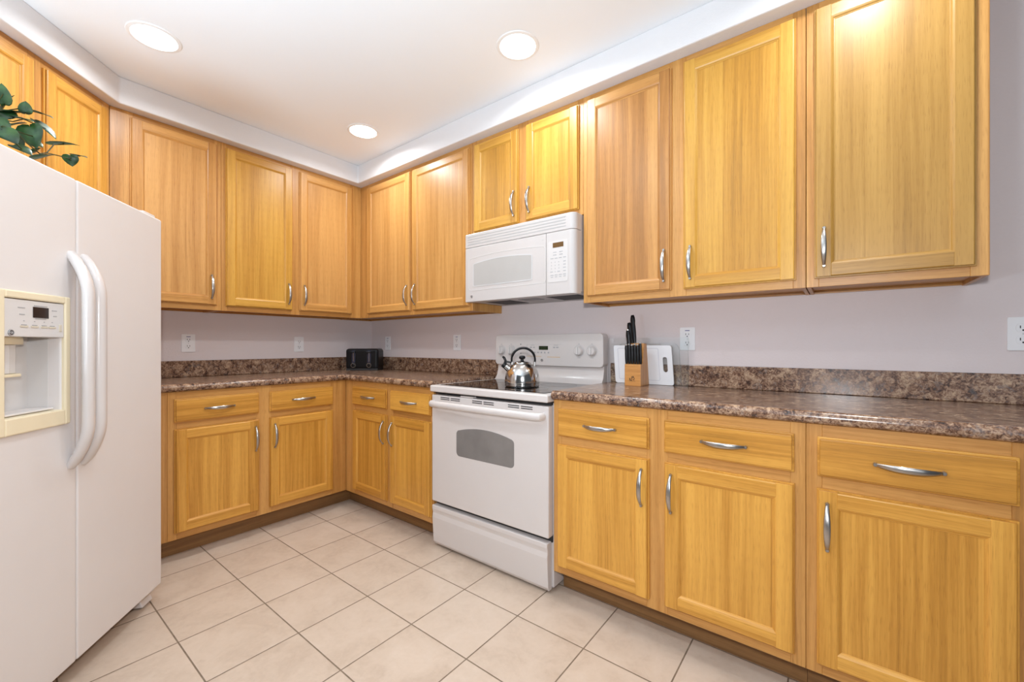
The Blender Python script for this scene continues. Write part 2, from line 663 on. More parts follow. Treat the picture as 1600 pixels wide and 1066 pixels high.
def door(parent, x0, x1, z0, z1, yf, wf, wp, hx=None, hz=None):
    """framed door standing 19 mm proud of the face-frame plane y = yf (outwards is -y)"""
    st = 0.056
    mb = MB()
    mb.box(x0, x1, yf - 0.0105, yf - 0.0005, z0, z1, 'z')
    i = 0.0045
    a, b2, c = yf - 0.0105, yf - 0.0195, yf - 0.0135
    for s, e in ((x0 + i, 1), (x1 - i, -1)):        # stiles, moulded on the inner edge
        pr = [(s, a), (s, b2 + 0.003), (s + e * 0.003, b2), (s + e * (st - 0.012), b2), (s + e * (st - 0.007), b2 + 0.0025),
              (s + e * (st - 0.003), c + 0.0005), (s + e * st, c + 0.001), (s + e * st, a)]
        mb.prism(pr, z0 + i, z1 - i, 'z')
    for s, e in ((z0 + i, 1), (z1 - i, -1)):        # rails between them
        pr = [(a, s), (b2 + 0.003, s), (b2, s + e * 0.003), (b2, s + e * (st - 0.012)), (b2 + 0.0025, s + e * (st - 0.007)),
              (c + 0.0005, s + e * (st - 0.003)), (c + 0.001, s + e * st), (a, s + e * st)]
        mb.prism(pr, x0 + i + st - 0.011, x1 - i - st + 0.011, 'x')
    d = obj('door', mb, wf, parent, bevel=0.0012, seg=1)
    obj('door_panel', MB().box(x0 + 0.05, x1 - 0.05, yf - 0.0112, yf - 0.009, z0 + 0.05, z1 - 0.05, 'z'), wp, d)
    if hx is not None:
        handle(d, hx, yf - 0.0195, hz)
    return d


def drawer(parent, x0, x1, z0, z1, yf, wf, hx=None):
    mb = MB()
    mb.box(x0, x1, yf - 0.011, yf - 0.0005, z0, z1, 'x')
    i = 0.006
    b = len(mb.v)
    mb.box(x0 + i, x1 - i, yf - 0.0195, yf - 0.011, z0 + i, z1 - i, 'x')
    d = obj('drawer', mb, wf, parent, bevel=0.003, seg=2)
    handle(d, (x0 + x1) / 2 if hx is None else hx, yf - 0.0195, (z0 + z1) / 2, True)
    return d


def frame_mb(x0, x1, yf, z0, z1, stiles, rails):
    """face frame 18 mm thick: stiles = (xa, xb) list, rails = (za, zb) list"""
    mb = MB()
    for (xa, xb) in stiles:
        mb.box(xa, xb, yf, yf + 0.018, z0, z1, 'z')
    ss = sorted(stiles)
    for (za, zb) in rails:
        for (p, q2) in zip(ss[:-1], ss[1:]):
            mb.box(p[1], q2[0], yf + 0.0003, yf + 0.018, za, zb, 'x')
    return mb


def upper(label, loc, rot, x0, x1, doors, stiles, z0=ZU0, cx0=None, name='wall_cabinet'):
    """doors = (xa, xb, frame wood, panel wood, handle x) with z from z0 + .03 to 2.355"""
    t = thing(name, label, 'cabinet', loc, rot)
    cx0 = x0 if cx0 is None else cx0
    H1 = ZU1 - loc[2]
    h0 = z0 - loc[2]
    mb = MB()
    mb.box(cx0 + 0.014, x1 - 0.014, -DU + 0.018, -0.003, h0 + 0.014, H1 - 0.001, 'x')
    mb.box(cx0 + 0.001, cx0 + 0.0138, -DU + 0.018, -0.003, h0, H1 - 0.001, 'z')
    mb.box(x1 - 0.0138, x1 - 0.001, -DU + 0.018, -0.003, h0, H1 - 0.001, 'z')
    mb.box(cx0 + 0.014, x1 - 0.014, -0.018, -0.003, h0 + 0.002, h0 + 0.014, 'x')
    obj('carcass', mb, W_FRAME, t)
    obj('face_frame', frame_mb(x0, x1, -DU, h0, H1 - 0.001, stiles, [(h0, h0 + 0.045), (H1 - 0.045, H1 - 0.001)]), W_FRAME, t, bevel=0.001, seg=1)
    for (a, b, wf, wp, hx, dz0, dz1, hz) in doors:
        door(t, a, b, dz0 - loc[2], dz1 - loc[2], -DU, wf, wp, hx, hz - loc[2])
    return t


UZ0, UZ1, UH = 1.364, 2.355, 1.475
A0 = (0, 0, 0)


def up_at(x, z=ZU0):
    return (x, 0.0, z)


def run_a(label, xo, x0, x1, doors, stiles, z0=ZU0, cx0=None):
    dd = [(a - xo, b - xo, wf, wp, (h - xo), p, q3, r) for (a, b, wf, wp, h, p, q3, r) in doors]
    return upper(label, (xo, 0, z0), 0.0, x0 - xo, x1 - xo, dd, [(a - xo, b - xo) for a, b in stiles], z0,
                 None if cx0 is None else cx0 - xo)


run_a('two-door honey wood wall cabinet in the corner left of the microwave', 0.9, 0.29, 1.520,
      [(0.395, 0.923, W_FRAME, W_TAN, 0.892, UZ0, UZ1, UH), (0.950, 1.499, W_FRAME, W_TAN, 0.982, UZ0, UZ1, UH)],
      [(0.2905, 0.405), (0.913, 0.960), (1.489, 1.520)], cx0=0.0)
run_a('short two-door yellow wood cabinet directly above the microwave', 1.908, 1.5205, 2.2955,
      [(1.542, 1.885, W_YELL, W_YELL, 1.858, 1.817, UZ1, 1.929), (1.938, 2.273, W_YELL, W_YELL, 1.967, 1.817, UZ1, 1.929)],
      [(1.5205, 1.556), (1.875, 1.948), (2.263, 2.2955)], z0=1.789)
run_a('wide wall cabinet right of the microwave with one striped tan and one yellow door', 2.763, 2.296, 3.2285,
      [(2.320, 2.738, W_STRIPE, W_STRIPE, 2.708, UZ0, UZ1, UH), (2.789, 3.199, W_YELL, W_YELL, 2.820, UZ0, UZ1, UH)],
      [(2.296, 2.334), (2.728, 2.799), (3.189, 3.2285)])
run_a('single-door pale wood wall cabinet at the right end of the upper row', 3.46, 3.2305, 3.693,
      [(3.255, 3.664, W_PALE, W_PALE, 3.284, UZ0, UZ1, UH)],
      [(3.2305, 3.268), (3.652, 3.693)])


def run_b(label, yo, y0, y1, doors, stiles):
    dd = [(a - yo, b - yo, wf, wp, (h - yo), p, q3, r) for (a, b, wf, wp, h, p, q3, r) in doors]
    return upper(label, (0, yo, ZU0), PI / 2, y0 - yo, y1 - yo, dd, [(a - yo, b - yo) for a, b in stiles])


run_b('single-door tan wall cabinet partly hidden behind the top of the refrigerator', -1.51, -1.767, -1.2615,
      [(-1.688, -1.284, W_FRAME, W_TAN, -1.315, UZ0, UZ1, UH)], [(-1.767, -1.675), (-1.296, -1.2615)])
run_b('two-door wall cabinet with one yellow and one tan door left of the corner', -0.77, -1.2605, -0.2905,
      [(-1.238, -0.832, W_YELL, W_YELL, -0.860, UZ0, UZ1, UH), (-0.783, -0.375, W_FRAME, W_TAN, -0.752, UZ0, UZ1, UH)],
      [(-1.2605, -1.226), (-0.842, -0.773), (-0.387, -0.2905)])
# the cabinet over the refrigerator, on the diagonal wall
dz = 1.745
ox0 = (CX - DU * S2, CY - DU * S2)
upper('two-door golden wall cabinet above the refrigerator behind the plant leaves', (ox0[0], ox0[1], dz), math.radians(135), -0.80, 0.0,
      [(-0.363, -0.030, W_GOLD, W_GOLD, None, dz + 0.03, 2.346, dz + 0.12), (-0.742, -0.409, W_GOLD, W_GOLD, None, dz + 0.03, 2.346, dz + 0.12)],
      [(-0.80, -0.730), (-0.421, -0.351), (-0.042, -0.001)], z0=dz)

BZ0, BZ1 = 0.106, 0.876
DRZ = (0.717, 0.839)
DOZ = (0.142, 0.681)
BH = 0.570


def base(label, loc, rot, x0, x1, stiles, drawers, doors, cx0=None, filler=None, toe=None):
    t = thing('base_cabinet', label, 'cabinet', loc, rot)
    cx0 = x0 if cx0 is None else cx0
    mb = MB()
    mb.box(cx0 + 0.001, x1 - 0.001, -DB + 0.018, -0.003, BZ0, BZ1 - 0.001, 'z')
    obj('carcass', mb, W_FRAME, t)
    obj('face_frame', frame_mb(x0, x1, -DB, BZ0, BZ1 - 0.001, stiles, [(BZ0, 0.155), (0.668, 0.730), (0.826, BZ1 - 0.001)]),
        W_FRAME, t, bevel=0.001, seg=1)
    tx0, tx1 = toe if toe else (x0, x1)
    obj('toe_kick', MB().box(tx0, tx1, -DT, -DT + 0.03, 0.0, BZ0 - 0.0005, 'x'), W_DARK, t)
    if filler:
        obj('filler_strip', MB().box(filler[0], filler[1], -DB + 0.0005, -DB + 0.018, BZ0, BZ1 - 0.001, 'z'), W_TAN, t, bevel=0.001, seg=1)
    for (a, b, wf) in drawers:
        drawer(t, a, b, DRZ[0], DRZ[1], -DB, wf)
    for (a, b, wf, wp, hx) in doors:
        door(t, a, b, DOZ[0], DOZ[1], -DB, wf, wp, hx, BH)
    return t


def base_a(label, xo, x0, x1, stiles, drawers, doors, **kw):
    f = lambda L, n: [tuple(v - xo if (i < n) else v for i, v in enumerate(r)) for r in L]
    dd = [(a - xo, b - xo, wf, wp, h - xo if h is not None else None) for (a, b, wf, wp, h) in doors]
    for k in ('cx0',):
        if k in kw:
            kw[k] -= xo
    if 'toe' in kw:
        kw['toe'] = tuple(v - xo for v in kw['toe'])
    return base(label, (xo, 0, 0), 0.0, x0 - xo, x1 - xo, f(stiles, 2), f(drawers, 2), dd, **kw)


base_a('two-drawer golden base cabinet in the corner left of the stove', 1.06, 0.6095, 1.518,
       [(0.6095, 0.724), (1.080, 1.146), (1.493, 1.518)],
       [(0.712, 1.090, W_GOLD), (1.134, 1.504, W_GOLD)],
       [(0.716, 1.094, W_GOLD, W_GOLD, 1.070), (1.134, 1.508, W_GOLD, W_GOLD, 1.158)], cx0=0.0, toe=(0.523, 1.518))
base_a('two-drawer base cabinet directly right of the stove, below the knife block', 2.78, 2.3175, 3.2445,
       [(2.3175, 2.358), (2.741, 2.821), (3.205, 3.2445)],
       [(2.346, 2.753, W_GOLD), (2.809, 3.216, W_GOLD)],
       [(2.342, 2.753, W_GOLD, W_GOLD, 2.726), (2.811, 3.217, W_GOLD, W_GOLD, 2.837)])
base_a('base cabinet at the bottom right corner of the photo with the widest-looking drawer', 3.71, 3.2455, 4.173,
       [(3.2455, 3.286), (3.669, 3.749), (4.132, 4.173)],
       [(3.274, 3.681, W_GOLD), (3.737, 4.144, W_GOLD)],
       [(3.273, 3.680, W_GOLD, W_GOLD, 3.299), (3.737, 4.144, W_GOLD, W_GOLD, 4.118)])
yo = -1.1
base('two-drawer base cabinet under the left counter, beside the refrigerator', (0, yo, 0), PI / 2, -1.597 - yo, -0.6095 - yo,
     [(-1.597 - yo, -1.560 - yo), (-1.182 - yo, -1.099 - yo), (-0.721 - yo, -0.6095 - yo)],
     [(-1.572 - yo, -1.170 - yo, W_GOLD), (-1.111 - yo, -0.709 - yo, W_GOLD)],
     [(-1.571 - yo, -1.169 - yo, W_GOLD, W_GOLD, -1.190 - yo), (-1.111 - yo, -0.709 - yo, W_GOLD, W_GOLD, -1.084 - yo)],
     filler=(-1.72 - yo, -1.5975 - yo), toe=(-1.72 - yo, -0.523 - yo))

# ---------------------------------------------------------------- worktops
NOSE = [(0.004, 0.876), (0.004, 0.914), (0.598, 0.914), (0.612, 0.9158), (0.621, 0.9150), (0.628, 0.9115), (0.633, 0.905),
        (0.635, 0.895), (0.6325, 0.885), (0.625, 0.878), (0.615, 0.876)]
wt = thing('worktop', 'brown granite-look worktop running around the corner under the toaster', 'worktop', (0.3, -0.9, 0.876))
# the shape is written in room coordinates; the parts are shifted back by the parent's place


def shifted(mb, dx, dy, dz):
    mb.v = [(x - dx, y - dy, z - dz) for x, y, z in mb.v]
    return mb


mb = MB()
mb.prism([(-d, z) for d, z in NOSE], 0.0, 1.530, 'x', sh0=[d for d, z in NOSE], sh1=[0] * len(NOSE))
mb.prism([(d, z) for d, z in NOSE], -1.73, 0.0, 'y', sh0=[0] * len(NOSE), sh1=[-d for d, z in NOSE])
obj('counter_surface', shifted(mb, 0.3, -0.9, 0.876), LAM, wt, smooth=True)
mb = MB().box(0.002, 1.530, -0.0195, -0.002, 0.9145, 1.019).box(0.002, 0.0195, -1.73, -0.020, 0.9145, 1.019)
obj('backsplash', shifted(mb, 0.3, -0.9, 0.876), LAM, wt, bevel=0.003)

wt2 = thing('worktop', 'long brown granite-look worktop right of the stove under the knife block', 'worktop', (3.2, -0.3, 0.876))
mb = MB().prism([(-d, z) for d, z in NOSE], 2.3185, 4.19, 'x')
obj('counter_surface', shifted(mb, 3.2, -0.3, 0.876), LAM, wt2, smooth=True)
obj('backsplash', shifted(MB().box(2.3185, 4.19, -0.0195, -0.002, 0.9145, 1.019), 3.2, -0.3, 0.876), LAM, wt2, bevel=0.003)


def badge(parent, x, y, z, r=0.009):
    b = obj('badge', MB().lathe([(r, 0.0), (r, -0.0012), (r * 0.9, -0.002)], 24, (x, y, z), 'y'), BADGE, parent, smooth=True)
    ring = MB()
    n = 24
    for (ra, rb) in ((r * 0.98, r * 0.84),):
        k = len(ring.v)
        for i in range(n):
            a = 2 * PI * i / n
            for rr, hh in ((ra, -0.0015), (ra, -0.0026), (rb, -0.0026), (rb, -0.0015)):
                ring.v.append((x + rr * math.cos(a), y + hh, z + rr * math.sin(a)))
        for i in range(n):
            j = (i + 1) % n
            for e in range(4):
                f = (e + 1) % 4
                ring.face([k + i * 4 + e, k + i * 4 + f, k + j * 4 + f, k + j * 4 + e])
    obj('badge_ring', ring, BADGEL, b)
    tx = text_mb('GE', r * 1.05)
    tx.v = [(px + x, py + y - 0.0022, pz + z) for px, py, pz in tx.v]
    obj('badge_letters', tx, BADGEL, b)
    return b


# ---------------------------------------------------------------- the stove
RX = 1.925
rg = thing('stove', 'white freestanding electric stove with black glass cooktop and grey oven window', 'stove', (RX, -0.32, 0.0))
RY = -0.32


def rloc(mb):
    mb.v = [(x, y - RY, z) for x, y, z in mb.v]
    return mb


hw = 0.3865
mb = MB().box(-hw, hw, -0.598, -0.03, 0.022, 0.8565)
for sx in (-1, 1):
    for y in (-0.56, -0.08):
        mb.lathe([(0.018, 0.0), (0.018, 0.0225)], 12, (sx * 0.35, y, 0.0))
obj('body', rloc(mb), WHITE, rg, bevel=0.002)
# cooktop: white rim and the black glass
mb = MB().box(-hw - 0.001, hw + 0.001, -0.655, -0.03, 0.862, 0.8975)
ct = obj('cooktop', rloc(mb), WHITE, rg, bevel=0.007, seg=3)
obj('cooktop_glass', rloc(MB().box(-0.345, 0.345, -0.612, -0.115, 0.8972, 0.9000)), BLACKG, ct, bevel=0.001)
RINGM = plain('burner_ring_grey', (0.05, 0.05, 0.05), 0.3)
for i, (bx, by, br) in enumerate(((-0.185, -0.49, 0.10), (0.185, -0.49, 0.085), (-0.185, -0.23, 0.08), (0.185, -0.23, 0.10))):
    rb = MB()
    n = 40
    for j in range(n):
        a = 2 * PI * j / n
        for rr in (br, br - 0.003):
            for zz in (0.9000, 0.9003):
                rb.v.append((bx + rr * math.cos(a), by + rr * math.sin(a), zz))
    for j in range(n):
        k = (j + 1) % n
        A_, B_ = j * 4, k * 4
        for e, f in ((0, 1), (1, 3), (3, 2), (2, 0)):
            rb.face([A_ + e, A_ + f, B_ + f, B_ + e])
    obj('burner_ring', rloc(rb), RINGM, ct)
obj('gap_shadow_strip', rloc(MB().box(-hw + 0.004, hw - 0.004, -0.615, -0.55, 0.8475, 0.8615)), DARK, rg)
# oven door
od = obj('oven_door', rloc(MB().box(-hw + 0.002, hw - 0.002, -0.642, -0.600, 0.256, 0.845)), WHITE, rg, bevel=0.006, seg=3)
pl_ = arched(-0.191, 0.193, 0.535, 0.672, 0.022, 0.022)
obj('oven_window', rloc(MB().prism(pl_, -0.6435, -0.640, 'y')), OVENGLASS, od, bevel=0.0008, seg=1)
for (a, b) in ((-0.313, -0.166), (-0.077, 0.067), (0.156, 0.299)):
    m_ = (a + b) / 2
    vm = MB()
    for z in (0.8225, 0.8320):
        vm.box(a, m_ - 0.005, -0.6428, -0.6415, z, z + 0.0042)
        vm.box(m_ + 0.005, b, -0.6428, -0.6415, z, z + 0.0042)
    obj('door_vent', rloc(vm), DARK, od)
hb = MB()
pts = [(-0.362, -0.640, 0.800), (-0.362, -0.662, 0.800), (-0.357, -0.674, 0.800), (-0.344, -0.680, 0.800)]
pts += [(-0.344 + 0.688 * i / 10, -0.680 - 0.006 * math.sin(PI * i / 10), 0.800) for i in range(1, 10)]
pts += [(0.344, -0.680, 0.800), (0.357, -0.674, 0.800), (0.362, -0.662, 0.800), (0.362, -0.640, 0.800)]
hb.tube(pts, 0.0185, 16, 0.62, up=(0, 1, 0))
hb = MB()
hb.tube(pts, 0.011, 16, 1.55, up=(0, 0, 1))
obj('oven_handle', rloc(hb), WHITE, od, smooth=True)
obj('door_latch', rloc(MB().box(-0.165, -0.075, -0.640, -0.60, 0.8455, 0.853)), WHITE, rg, bevel=0.002)
# storage drawer with its scooped pull
pr = [(-0.600, 0.012), (-0.622, 0.012), (-0.632, 0.03), (-0.640, 0.165), (-0.6365, 0.190), (-0.638, 0.200), (-0.641, 0.212), (-0.641, 0.232), (-0.600, 0.232)]
obj('storage_drawer', rloc(MB().prism(pr, -hw + 0.002, hw - 0.010, 'x')), WHITE, rg, bevel=0.004, seg=3)
obj('dark_gap', rloc(MB().box(-hw + 0.004, hw - 0.004, -0.606, -0.598, 0.228, 0.262)), DARK, rg)
# riser and control console
pr = [(-0.030, 0.8976), (-0.112, 0.8976), (-0.100, 0.905), (-0.082, 0.930), (-0.072, 0.965), (-0.068, 1.001), (-0.030, 1.001)]
obj('riser', rloc(MB().prism(pr, -hw + 0.008, hw - 0.008, 'x')), WHITE, rg, smooth=True)
con = rrect(-hw + 0.002, hw - 0.002, 0.994, 1.184, 0.022)
cn = obj('control_console', rloc(MB().prism(con, -0.094, -0.028, 'y')), WHITE, rg, bevel=0.005, seg=3)
for kx_ in (-0.332, -0.252, 0.236, 0.318):
    dial = MB()
    for i in range(26):
        a = PI * 2 * i / 26
        r0, r1 = 0.0295, 0.0345
        ca, sa = math.cos(a), math.sin(a)
        w_ = 0.0015
        k = len(dial.v)
        for (rr, ww) in ((r0, -w_), (r0, w_), (r1, w_), (r1, -w_)):
            dial.v.append((kx_ + rr * ca - ww * sa, -0.0946, 1.086 + rr * sa + ww * ca))
        dial.face([k, k + 1, k + 2, k + 3])
    dial.box(kx_ - 0.010, kx_ + 0.010, -0.0947, -0.0940, 1.046, 1.0485)
    dial.box(kx_ - 0.004, kx_ + 0.004, -0.0947, -0.0940, 1.1235, 1.1265)
    kn = obj('burner_knob', rloc(MB().lathe([(0.0275, -0.0940), (0.0275, -0.098), (0.023, -0.112), (0.0215, -0.114)], 28, (kx_, 0, 1.086), 'y')), WHITE, rg, smooth=True)
    obj('knob_grip', rloc(MB().box(kx_ - 0.0042, kx_ + 0.0042, -0.122, -0.1135, 1.086 - 0.021, 1.086 + 0.021)), PANELW, kn, bevel=0.002)
    obj('dial_marks', rloc(dial), GREYP, kn)
dp = obj('display', rloc(MB().box(-0.038, 0.027, -0.0952, -0.0935, 1.0905, 1.1135)), GREEND, cn)
for (x, z, w, h) in ((-0.098, 1.105, 0.016, 0.008), (-0.075, 1.105, 0.012, 0.008), (0.070, 1.105, 0.014, 0.008), (0.092, 1.105, 0.016, 0.007),
                     (-0.086, 1.118, 0.030, 0.0025), (0.082, 1.118, 0.030, 0.0025), (-0.070, 1.074, 0.012, 0.009), (-0.045, 1.074, 0.010, 0.009),
                     (-0.020, 1.074, 0.010, 0.010), (0.004, 1.074, 0.010, 0.010), (0.030, 1.074, 0.010, 0.009)):
    obj('button_print', rloc(MB().box(x - w / 2, x + w / 2, -0.0948, -0.0938, z - h / 2, z + h / 2)), GREYP, cn)
mk = MB()
for (x0, x1, z0, z1) in ((-0.129, 0.119, 1.1235, 1.1243), (-0.129, -0.1282, 1.050, 1.1235)):
    mk.box(x0, x1, -0.0946, -0.0938, z0, z1)
obj('outline_print', rloc(mk), GREYP, cn)
mk = MB().box(-0.129, -0.02, -0.0946, -0.0938, 1.049, 1.052).box(0.022, 0.112, -0.0946, -0.0938, 1.046, 1.0495)
obj('tan_line_print', rloc(mk), ORANGEP, cn)
for z in (1.124, 1.068):
    obj('indicator_light', rloc(MB().lathe([(0.0035, -0.0938), (0.0035, -0.0948)], 10, (-0.176, 0, z), 'y')), DARK, cn)
badge(rg, -0.017, -0.094 - RY, 1.028, 0.0085)

KEYW = plain('keypad_white', (0.575, 0.545, 0.530), 0.35, noise_amt=0.006)
# ---------------------------------------------------------------- the microwave
MX = 1.910
MZ = 1.378
mw = thing('microwave', 'white over-the-range microwave hanging above the stove', 'microwave', (MX, 0, MZ))


def mloc(mb):
    mb.v = [(x - MX, y, z - MZ) for x, y, z in mb.v]
    return mb


MXL, MXR = 1.531, 2.289
obj('body', mloc(MB().box(MXL + 0.002, MXR - 0.001, -0.300, -0.004, 1.392, 1.7875)), MWHITE, mw, bevel=0.002)


def shell(x0, x1, rl, rr, y0, y1, n=6):
    """plan outline (x, y) of a front slab whose front corners are rounded by rl / rr"""
    p = [(x0, y1)]
    p += [(x0 + rl - rl * math.cos(PI / 2 * i / n), y0 + rl - rl * math.sin(PI / 2 * i / n)) for i in range(n + 1)] if rl else [(x0, y0)]
    p += [(x1 - rr + rr * math.sin(PI / 2 * i / n), y0 + rr - rr * math.cos(PI / 2 * i / n)) for i in range(n + 1)] if rr else [(x1, y0)]
    p += [(x1, y1)]
    return p


FY = -0.368
vg = obj('vent_grille', mloc(MB().prism(shell(MXL, MXR, 0.006, 0.030, FY, -0.3005), 1.704, 1.7885, 'z')), MWHITE, mw, bevel=0.004)
lv = MB()
for i in range(4):
    z = 1.7205 + i * 0.0155
    lv.box(1.553, 2.236, FY - 0.0006, FY + 0.004, z, z + 0.0060)
obj('vent_slots', mloc(lv), plain('vent_slot_shade_grey', (0.40, 0.385, 0.375), 0.5), vg)  # flat bars; the shade inside the grooves is put into their grey
md_ = obj('microwave_door', mloc(MB().prism(shell(MXL, 2.1165, 0.006, 0, FY, -0.3005), 1.3790, 1.7025, 'z')), MWHITE, mw, bevel=0.003)
pl_ = arched(1.601, 2.026, 1.472, 1.604, 0.014, 0.010)
obj('door_window', mloc(MB().prism(pl_, FY - 0.0012, FY + 0.004, 'y')), MWGLASS, md_, bevel=0.0006, seg=1)


def outline_strip(pts, w, y0, y1):
    """thin raised line following a closed outline in x, z"""
    mb = MB()
    n = len(pts)
    cx = sum(p[0] for p in pts) / n
    cz = sum(p[1] for p in pts) / n
    inn = []
    for i in range(n):
        a, b, c = pts[i - 1], pts[i], pts[(i + 1) % n]
        tx, tz = c[0] - a[0], c[1] - a[1]
        L = math.hypot(tx, tz) or 1
        inn.append((b[0] - tz / L * w, b[1] + tx / L * w))
    for i in range(n):
        mb.v += [(pts[i][0], y0, pts[i][1]), (inn[i][0], y0, inn[i][1]), (inn[i][0], y1, inn[i][1]), (pts[i][0], y1, pts[i][1])]
    for i in range(n):
        j = (i + 1) % n
        for e in range(4):
            f = (e + 1) % 4
            mb.face([i * 4 + e, i * 4 + f, j * 4 + f, j * 4 + e])
    return mb


obj('window_surround', mloc(outline_strip(arched(1.597, 2.030, 1.468, 1.608, 0.014, 0.012), 0.005, FY - 0.0016, FY + 0.002)), LGREY, md_)
obj('door_moulding', mloc(outline_strip(arched(1.562, 2.1163, 1.446, 1.640, 0.012, 0.020), 0.0022, FY - 0.0010, FY + 0.002)), PANELW, md_)
for z in (1.674, 1.395):
    obj('door_screw', mloc(MB().lathe([(0.004, FY + 0.001), (0.004, FY - 0.0008)], 12, (2.094, 0, z), 'y')), LGREY, md_)
cp = obj('control_panel', mloc(MB().prism(shell(2.1185, MXR, 0, 0.030, FY, -0.3005), 1.3790, 1.7025, 'z')), MWHITE, mw, bevel=0.003)
obj('keypad', mloc(MB().prism(rrect(2.130, 2.250, 1.444, 1.656, 0.010), FY - 0.0012, FY + 0.002, 'y')), KEYW, cp)
obj('display', mloc(MB().box(2.160, 2.224, FY - 0.0020, FY - 0.0010, 1.621, 1.646)), BROWND, cp)
kp = MB()
rows = [(1.597, [2.172, 2.209], 0.020), (1.583, [2.172, 2.209], 0.020), (1.566, [2.155, 2.180, 2.205, 2.230], 0.017),
        (1.546, [2.152, 2.174, 2.196], 0.004), (1.546, [2.230], 0.014), (1.530, [2.152, 2.174, 2.196], 0.004), (1.530, [2.230], 0.014),
        (1.514, [2.152, 2.174, 2.196], 0.004), (1.514, [2.230], 0.016), (1.497, [2.152, 2.196, 2.230], 0.015), (1.497, [2.174], 0.004),
        (1.480, [2.155, 2.180, 2.205, 2.230], 0.017), (1.470, [2.155, 2.180, 2.205, 2.230], 0.013)]
for z, xs, w in rows:
    for x in xs:
        kp.box(x - w / 2, x + w / 2, FY - 0.0018, FY - 0.0010, z - 0.002, z + 0.002)
obj('key_prints', mloc(kp), GREYP, cp)
badge(mw, 1.585 - MX, FY, 1.410 - MZ, 0.0085)
ub = obj('underside', mloc(MB().box(MXL + 0.006, MXR - 0.006, -0.335, -0.010, 1.3835, 1.3919)), LGREY, mw)
obj('grease_filter', mloc(MB().box(1.62, 1.80, -0.30, -0.08, 1.3815, 1.3845)), DARK, mw)
obj('grease_filter', mloc(MB().box(2.06, 2.25, -0.30, -0.08, 1.3815, 1.3845)), DARK, mw)
obj('lamp_lens', mloc(MB().box(1.86, 1.99, -0.27, -0.19, 1.3815, 1.3845)), FILTER, mw)

# ---------------------------------------------------------------- the refrigerator
FX, FYY = 0.970, -1.699
fr = thing('refrigerator', 'white side-by-side refrigerator with a cream-framed water dispenser', 'refrigerator', (FX, FYY, 0), math.radians(140.11))
FW, SEAM = 0.91, -0.466
Z0, Z1 = 0.070, 1.668
obj('body', MB().box(-FW + 0.003, -0.004, 0.108, 0.725, 0.025, 1.662), WHITE2, fr, bevel=0.004)
rd = obj('fridge_door', MB().box(SEAM + 0.0018, 0.0, 0.0, 0.100, Z0, Z1), WHITE2, fr, bevel=0.006, seg=3)
# freezer door with the dispenser opening cut through its face
hx0, hx1, hz0, hz1 = -0.722, -0.528, 0.905, 1.250
xs = [-FW, hx0, hx1, SEAM - 0.0018]
zs = [Z0, hz0, hz1, Z1]
mb = MB()
for y in (0.0, 0.100):
    for z in zs:
        for x in xs:
            mb.v.append((x, y, z))
for i in range(3):
    for j in range(3):
        if (i, j) == (1, 1):
            continue
        a = j * 4 + i
        mb.face([a, a + 1, a + 5, a + 4])
        mb.face([16 + a, 16 + a + 4, 16 + a + 5, 16 + a + 1])
for k in range(3):
    for (p, q4) in (((k), (k + 1)), ((12 + k), (13 + k)), ((k * 4), (k * 4 + 4)), ((k * 4 + 3), (k * 4 + 7))):
        mb.face([p, q4, q4 + 16, p + 16])
for (p, q4) in ((5, 6), (6, 10), (10, 9), (9, 5)):
    mb.face([p, q4, q4 + 16, p + 16])
ld = obj('freezer_door', mb, WHITE2, fr, bevel=0.006, seg=3)
# cream frame around the dispenser
dx0, dx1, dz0, dz1 = -0.744, -0.505, 0.866, 1.272
mb = MB()
bt, bl = 0.022, 0.020
mb.box(dx0, dx0 + bl, -0.010, 0.034, dz0, dz1)
mb.box(dx1 - bl, dx1, -0.010, 0.034, dz0, dz1)
mb.box(dx0 + bl, dx1 - bl, -0.010, 0.034, dz1 - bt, dz1)
mb.box(dx0 + bl, dx1 - bl, -0.010, 0.034, dz0, dz0 + 0.048)
obj('dispenser_frame', mb, CREAM, ld, bevel=0.004)
obj('dispenser_panel', MB().box(dx0 + bl + 0.001, dx1 - bl - 0.001, -0.006, 0.040, 1.142, 1.248), PANELW, ld, bevel=0.002)
obj('display', MB().box(-0.636, -0.584, -0.0075, -0.005, 1.199, 1.2305), plain('dark_display', (0.022, 0.012, 0.010), 0.2), ld)
mk = MB()
for (x, z, w) in ((-0.672, 1.225, 0.022), (-0.670, 1.206, 0.016), (-0.562, 1.224, 0.018), (-0.560, 1.207, 0.012),
                  (-0.610, 1.234, 0.044), (-0.610, 1.196, 0.036)):
    mk.box(x - w / 2, x + w / 2, -0.0068, -0.0055, z - 0.0012, z + 0.0012)
for x in (-0.664, -0.630, -0.598, -0.570):
    mk.box(x - 0.002, x + 0.002, -0.0068, -0.0055, 1.1865, 1.1885)
    mk.box(x - 0.0085, x + 0.0085, -0.0068, -0.0055, 1.1755, 1.1775)
obj('label_prints', mk, GREYP, ld)
mk = MB()
for x in (-0.664, -0.630, -0.598, -0.570):
    mk.box(x - 0.0125, x + 0.0125, -0.0078, -0.0055, 1.1690, 1.1745)
mk.box(-0.546, -0.536, -0.0078, -0.0055, 1.160, 1.182)
obj('push_buttons', mk, plain('button_beige', (0.60, 0.54, 0.44), 0.4), ld, bevel=0.001)
badge(ld, -0.704, -0.006, 1.153, 0.0085)
